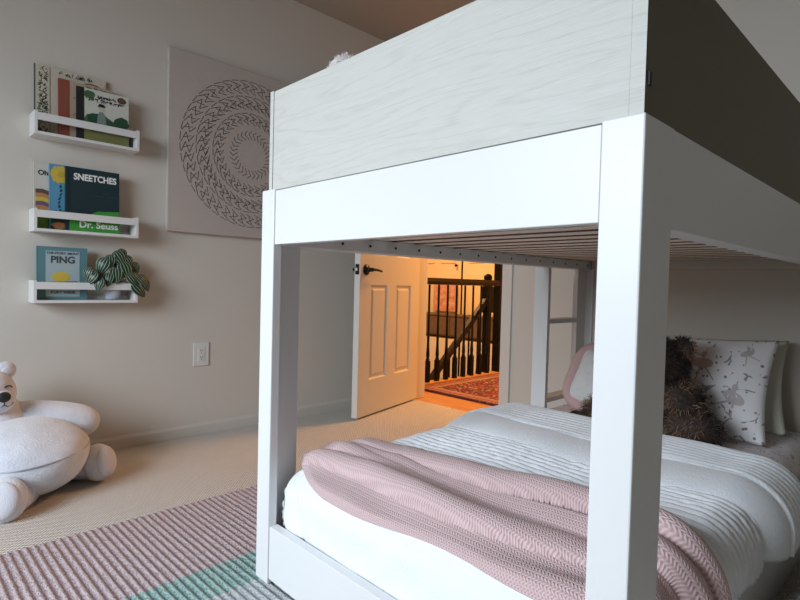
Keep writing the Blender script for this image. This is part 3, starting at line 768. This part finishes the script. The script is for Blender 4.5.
# top ledge
Z1 = LZ[0]+.0135
b = book(-2.673, .463, .265, .29, .010, Z1, cream, dgreen, 'tall cream picture book with a leafy black left border, rearmost on the top ledge', 2)
marks(b, 'leaf_border', .028, .15, .03, .27, 110, blk, 1); marks(b, 'leaf_border', .028, .09, .034, .09, 60, dgreen, 2, .001)
marks(b, 'title_lettering', .15, .272, .13, .010, 34, blk, 3); shape(b, 'cover_line', [(.052, .0), (.0535, .0), (.0535, .285), (.052, .285)], brown)
for k in range(5): shape(b, 'arched_drawing', [(.17+.075*math.cos(a)*(1-k*.16)+.04, .19+.07*math.sin(a)*(1-k*.16)) for a in [math.pi*i/12 for i in range(13)]] + [(.17+.075*math.cos(a)*(.93-k*.16)+.04, .19+.07*math.sin(a)*(.93-k*.16)) for a in [math.pi*i/12 for i in range(12, -1, -1)]], brown if k % 2 == 0 else olive)
b = book(-2.655, .545, .205, .247, .012, Z1, tan, red, 'tan picture book with a rust red spine, middle one on the top ledge', 2)
shape(b, 'spine_band', [(0, 0), (.038, 0), (.038, .247), (0, .247)], red); shape(b, 'cover_drawing', blob(.075, .10, .012, .03), brown); marks(b, 'cover_print', .12, .15, .13, .15, 26, brown, 5)
marks(b, 'title_lettering', .15, .232, .09, .008, 18, blk, 6)
b = book(-2.633, .607, .205, .226, .012, Z1, wht, blk, 'white and green picture book with black spine, front one on the top ledge', 2)
shape(b, 'spine_band', [(0, 0), (.026, 0), (.026, .226), (0, .226)], blk)
shape(b, 'ground', [(.027, 0), (.203, 0), (.203, .068), (.027, .068)], olive)
rn = random.Random(4)
top = [(.027+.176*k/16, .095+.022*math.sin(k*1.1)+.01*rn.random()) for k in range(17)]
shape(b, 'bushes', [(.027, .066)]+top[:0]+[(.203, .066)]+top[::-1], mgreen, .0009)
shape(b, 'bush', blob(.175, .10, .03, .03, 16, .12, 2), dgreen, .0012); shape(b, 'bush', blob(.07, .10, .03, .025, 16, .12, 3), dgreen, .0012)
shape(b, 'tree_top', blob(.045, .200, .022, .018, 14, .15, 5), mgreen, .0009); shape(b, 'tree_top', blob(.175, .203, .018, .014, 14, .15, 6), brown, .0009)
marks(b, 'title_lettering', .115, .198, .075, .009, 34, blk, 7); marks(b, 'title_lettering', .115, .183, .14, .008, 46, blk, 8)
grey_p = flatmat('print_grey_blue', (.20, .25, .24))
shape(b, 'figure_coat', [(.075, .07), (.115, .07), (.108, .12), (.098, .135), (.085, .135), (.078, .115)], grey_p, .0015); shape(b, 'figure_head', blob(.093, .148, .010, .010), cream, .0015); shape(b, 'figure_hat', [(.078, .156), (.108, .156), (.104, .168), (.086, .17)], blk, .002)
# middle ledge
Z2 = LZ[1]+.0135
lb = flatmat('cover_sky_blue', (.10, .30, .46)); yel = flatmat('print_yellow', (.62, .45, .06)); gold = flatmat('print_gold', (.55, .36, .05)); purple = flatmat('print_purple', (.16, .09, .15)); orange = flatmat('print_orange', (.50, .22, .09)); lg = flatmat('print_grass', (.16, .34, .05))
cw = flatmat('cover_offwhite', (.60, .57, .50)); navy = flatmat('cover_deep_teal', (.006, .028, .035)); kel = flatmat('print_kelly_green', (.05, .30, .04)); wtext = flatmat('print_white', (.80, .80, .76))
b = book(-2.676, .463, .20, .277, .010, Z2, cw, cw, 'off-white picture book with rainbow swirls, leftmost on the middle ledge', 2)
text('Oh,', .028, blk, b, 'title', on(.034, .236), bold=.0006)
for k, m in enumerate((brown, orange, yel, purple, orange, lg)):
    z = .155 - k*.017
    shape(b, 'swirl_band', [(.004, z+.012), (.03, z+.014), (.06, z+.004), (.06, z-.014), (.03, z-.003), (.004, z-.006)], m, .0006+.0002*k)
shape(b, 'meadow', [(.002, .0), (.06, .0), (.06, .055), (.03, .075), (.002, .085)], lg, .002)
b = book(-2.656, .515, .205, .277, .012, Z2, lb, lb, 'sky blue picture book with a shaggy yellow tuft, middle one on the middle ledge', 2)
shape(b, 'yellow_tuft', blob(.037, .235, .034, .036, 40, .14, 3), yel); shape(b, 'tuft_centre', blob(.04, .235, .014, .013, 14, .1, 2), gold, .0012)
for k in range(9): shape(b, 'stalk_stripe', [(.034+.004*math.sin(k), .19-k*.017), (.041+.004*math.sin(k), .192-k*.017), (.038+.004*math.sin(k+1), .18-k*.017), (.031+.004*math.sin(k+1), .178-k*.017)], blk if k % 2 else dgreen)
shape(b, 'ground', [(.003, 0), (.1, 0), (.1, .06), (.05, .075), (.003, .05)], dgreen); marks(b, 'ground_tufts', .04, .06, .06, .08, 40, blk, 13, .001); shape(b, 'orange_ground', blob(.035, .02, .03, .014, 14, .2, 9), orange, .0013)
b = book(-2.634, .569, .208, .272, .014, Z2, navy, navy, 'deep teal picture book with white title above green ground, rightmost on the middle ledge', 2)
text('SNEETCHES', .038, wtext, b, 'title', on(.112, .232), bold=.0012, xs=.84)
shape(b, 'green_ground', [(.012, .0), (.2075, .0), (.2075, .098), (.12, .092), (.06, .06), (.012, .05)], kel)
text('Dr. Seuss', .040, wtext, b, 'author', on(.125, .030, .0016), bold=.0010)
text('AND\nOTHER STORIES', .014, flatmat('print_dim_blue', (.03, .07, .09)), b, 'subtitle', on(.155, .165))
shape(b, 'hinge_groove', [(.010, 0), (.012, 0), (.012, .272), (.010, .272)], blk)
# bottom ledge
Z3 = LZ[2]+.0135
pteal = flatmat('cover_teal_grey', (.10, .22, .24)); pale_b = flatmat('print_pale_blue', (.36, .45, .47)); lid = flatmat('print_charcoal', (.05, .055, .06))
b = book(-2.645, .469, .185, .222, .012, Z3, pteal, pteal, 'teal grey picture book titled PING on the bottom ledge', 2)
shape(b, 'cover_picture', [(.030, .012), (.155, .012), (.155, .205), (.030, .205)], pale_b)
text('THE STORY ABOUT', .0135, lid, b, 'title', on(.0925, .195, .0014), bold=.0004)
text('PING', .040, lid, b, 'title', on(.0925, .167, .0014), bold=.0012)
text('KURT WIESE', .016, lid, b, 'author', on(.0925, .030, .0014), bold=.0004)
shape(b, 'yellow_patch', blob(.085, .096, .034, .022, 16, .1, 7), yel, .0012); shape(b, 'water_line', [(.035, .07), (.15, .075), (.15, .078), (.035, .074)], lid, .0012)

# potted striped-leaf plant
def plant():
    root = empty('potted_plant', (-2.653, .757, Z3)); tag(root, 'potted plant with striped watermelon-like leaves at right end of the bottom ledge', 'potted plant')
    bm = bmesh.new(); lathe(bm, [(.024, 0), (.029, .004), (.034, .05), (.035, .068), (.031, .068), (.030, .058)], 24); obj('pot', bm, pot_m, root, smooth=True)
    bm = bmesh.new(); lathe(bm, [(.0, .056), (.0295, .056), (.029, .061), (.0, .064)], 16); obj('soil', bm, soil_m, root)
    rn = random.Random(8)
    # (dx toward room, dy along wall, dz above pot base, length, tilt)
    spots = [(.03, .012, .20, .062), (.035, -.045, .165, .064), (.045, .035, .150, .068), (.055, .085, .060, .066), (.05, .118, .085, .058), (.06, -.095, .108, .055), (.065, -.070, .080, .05),
             (.03, .05, .185, .05), (.02, -.06, .125, .05), (.05, .00, .125, .06), (.03, -.02, .185, .05), (.03, .07, .125, .055), (.06, .06, .105, .055), (.02, .02, .165, .05), (.055, -.03, .105, .05), (.06, .10, .10, .05), (.02, .03, .215, .045), (.05, -.11, .125, .045), (.03, .085, .16, .04)]
    for (dx, dy, dz, ln) in spots:
        bm = bmesh.new(); uvl = bm.loops.layers.uv.new('UVMap'); n, mcols = 12, 8; ln *= 1.2; g = []; uv = {}
        for i in range(n+1):
            v_ = i/n; w = .40*ln*(math.sin(math.pi*v_**.72)**.75 if 0 < v_ < 1 else 0)
            row = []
            for j in range(mcols+1):
                u = j/mcols*2-1
                q = bm.verts.new((u*w, (v_-.3)*ln*1.05, .10*ln*(1-u*u)*math.sin(math.pi*v_) - .35*ln*v_*v_)); uv[q] = (u, v_); row.append(q)
            g.append(row)
        for i in range(n):
            for j in range(mcols):
                f = bm.faces.new((g[i][j], g[i][j+1], g[i+1][j+1], g[i+1][j]))
                for l in f.loops: l[uvl].uv = uv[l.vert]
        me = bpy.data.meshes.new('leaf'); bm.to_mesh(me); bm.free()
        o = link('leaf', me, leaf_m, root, smooth=True)
        o.location = (dx, dy, dz)
        # leaf normal faces the room, tip hangs down and outward
        nrm = Vector((.9, .9*dy/.12*.5 - .25, .45+rn.uniform(-.15, .25))).normalized(); tip = Vector((.2, dy*7+rn.uniform(-.35, .35), -.8)); tip = (tip - nrm*tip.dot(nrm)).normalized()
        sx = tip.cross(nrm).normalized(); o.rotation_euler = Matrix((sx, tip, nrm)).transposed().to_euler()
        bm = bmesh.new(); base = Vector((rn.uniform(-.012, .012), rn.uniform(-.012, .012), .06)); end = Vector((dx, dy, dz)) - tip*ln*.3
        midp = (base+end)/2 + Vector((0, 0, .03)); pts = [base*(1-t)**2 + midp*2*t*(1-t) + end*t*t for t in [k/6 for k in range(7)]]
        tube(bm, pts, .0016, 6); obj('stem', bm, stem_m, root, smooth=True)
plant()

# ------------------------------------------------------------------ canvas art
def canvas():
    root = empty('canvas_print', (XW, 1.44, 1.47)); tag(root, 'square greige canvas with concentric rings of dark line strokes on the left wall', 'wall art')
    obj('canvas', B((.002, .032, -.44, .44, -.44, .44)), canvas_m, root, bevel=.002)
    bm = bmesh.new(); x = .0335; rn = random.Random(2)
    def stroke(p, q, w=.0013):
        d = (q-p); 
        if d.length < 1e-6: return
        n = Vector((-d.y, d.x)).normalized()*w
        bm.faces.new([bm.verts.new((x, c_.x, c_.y)) for c_ in (p+n, q+n, q-n, p-n)])
    def pol(r, a): return Vector((r*math.cos(a), r*math.sin(a)))
    for (ra, rb, n, kind) in ((.318, .385, 46, 0), (.238, .305, 36, 1), (.160, .218, 30, 0), (.082, .128, 28, 2)):
        st = 2*math.pi/n
        for k in range(n):
            a = k*st; d = rb-ra; j = lambda s=.1: rn.uniform(-s, s)*st
            if kind == 2:
                stroke(pol(ra, a), pol(ra+d*.6, a+st*.8)); stroke(pol(ra+d*.6, a+st*.8), pol(rb, a+st*.1))
            else:
                stroke(pol(ra+d*.0, a+j()), pol(ra+d*.35, a+st*.9+j())); stroke(pol(ra+d*.35, a+st*.9), pol(ra+d*.62, a+st*.0+j()))
                stroke(pol(ra+d*.62, a+st*.0), pol(ra+d*.95, a+st*1.0+j())); stroke(pol(ra+d*.2, a+st*.2), pol(ra+d*.75, a+st*.55+j()))
                stroke(pol(rb, a+st*.1), pol(rb+.001, a+st*.85)); 
                if kind == 1: stroke(pol(ra+d*.1, a+st*.55), pol(ra+d*.5, a+st*1.3))
    obj('ring_strokes', bm, ink_m, root)
canvas()
# outlet
ol = empty('wall_outlet', (XW, 1.19, .415)); tag(ol, 'white double wall outlet on the left wall above the baseboard', 'outlet')
obj('cover_plate', B((.0005, .006, -.041, .041, -.060, .060)), plastic_m, ol, bevel=.002)
rc = obj('socket_insert', B((.006, .0085, -.017, .017, -.034, .034)), plastic_m, ol, bevel=.001)
for zz in (.018, -.018):
    for yy in (-.006, .006): obj('slot', B((.0086, .0089, yy-.001, yy+.001, zz-.001, zz+.007)), slot_m, rc)
    obj('slot', B((.0086, .0089, -.002, .002, zz-.009, zz-.005)), slot_m, rc)
for zz in (.048, -.048):
    bm = bmesh.new(); ellipsoid(bm, (.006, 0, zz), (.0012, .003, .003), sub=2); obj('screw', bm, shelf_m, ol)

# ------------------------------------------------------------------ big white teddy
def teddy():
    root = empty('white_teddy_bear', (-2.38, .40, 0)); tag(root, 'large white plush bear slumped on the carpet against the left wall', 'soft toy')
    bm = bmesh.new(); ellipsoid(bm, (.03, -.02, .138), (.225, .21, .136), None, 5, .04, 1.6, 1); ellipsoid(bm, (-.12, -.10, .24), (.13, .13, .10), None, 4)
    t = obj('torso', bm, plush_m, root, smooth=True)
    bm = bmesh.new()
    pts = []
    for k in range(25):
        a = R(-100)+R(190)*k/24; p = Vector((math.cos(a), math.sin(a), .12+.1*math.sin(a*1.2))).normalized()
        pts.append((.03+p.x*.225, -.02+p.y*.21,   .138+p.z*.136+.003))
    tube(bm, pts, .0035, 6); obj('seam', bm, mat('plush_seam_thread', (.50, .50, .56), .95), t, smooth=True)
    for s, pts in ((1, [(-.11, -.06, .262), (-.08, .03, .252), (-.065, .11, .238), (-.055, .18, .220), (-.05, .22, .208), (-.05, .248, .200)]), (-1, [(-.10, -.12, .262), (-.06, -.2, .25), (-.04, -.27, .22), (-.03, -.33, .2), (-.03, -.36, .19), (-.03, -.38, .185)])):
        bm = bmesh.new(); tube(bm, pts, [.060, .066, .068, .066, .056, .024], 20); obj('arm', bm, plush_m, root, smooth=True, subsurf=1)
    for c_, yaw_, sole in (((.07, .215, .075), R(38), 1), ((.255, -.105, .068), R(-28), 1)):
        Mr = Matrix.Rotation(yaw_, 3, 'Z') @ Matrix.Rotation(R(-12), 3, 'Y')
        bm = bmesh.new(); ellipsoid(bm, c_, (.052, .062, .072), Mr, 4); d = Mr @ Vector((1, 0, 0))
        tube(bm, [Vector(c_)-d*.13+Vector((0, 0, .01)), Vector(c_)-d*.06, Vector(c_)], [.06, .058, .05], 16)
        lg_ = obj('leg', bm, plush_m, root, smooth=True)
        bm = bmesh.new(); ellipsoid(bm, Vector(c_)+d*.032, (.026, .050, .060), Mr, 4); obj('foot_sole', bm, sole_m, lg_, smooth=True)
    # head turned towards the room
    hc = Vector((-.075, -.125, .362)); Mh = Matrix.Rotation(R(16), 3, 'Z')
    bm = bmesh.new(); ellipsoid(bm, hc, (.088, .098, .088), Mh, 5); ellipsoid(bm, hc+Mh @ Vector((.055, .012, -.022)), (.055, .062, .048), Mh, 4)
    hd = obj('head', bm, plush_m, root, smooth=True)
    for s in (1, -1):
        bm = bmesh.new(); ellipsoid(bm, hc+Mh @ Vector((-.005, s*.070, .076)), (.018, .036, .034), Mh, 4); e = obj('ear', bm, plush_m, hd, smooth=True)
        bm = bmesh.new(); ellipsoid(bm, hc+Mh @ Vector((.010, s*.070, .074)), (.008, .022, .020), Mh, 3); obj('inner_ear', bm, sole_m, e, smooth=True)
        bm = bmesh.new(); tube(bm, [hc+Mh @ Vector((.079, s*.042+dy, .028+dz)) for dy, dz in ((-.012, -.002), (-.005, .004), (.005, .004), (.012, -.002))], .0028, 6); obj('eye', bm, thread_m, hd, smooth=True)
    bm = bmesh.new(); ellipsoid(bm, hc+Mh @ Vector((.108, .016, -.002)), (.012, .022, .019), Mh, 3); obj('nose', bm, thread_m, hd, smooth=True)
    bm = bmesh.new(); m0 = lambda y, z: hc+Mh @ Vector((.1115-abs(y)*.35-abs(z+.025)*.25, .016+y, z))
    tube(bm, [m0(0, -.014), m0(0, -.030)], .0018, 6); tube(bm, [m0(-.034, -.026), m0(-.026, -.035), m0(-.012, -.038), m0(0, -.030), m0(.012, -.038), m0(.026, -.035), m0(.034, -.026)], .0018, 6); obj('mouth', bm, thread_m, hd, smooth=True)
teddy()
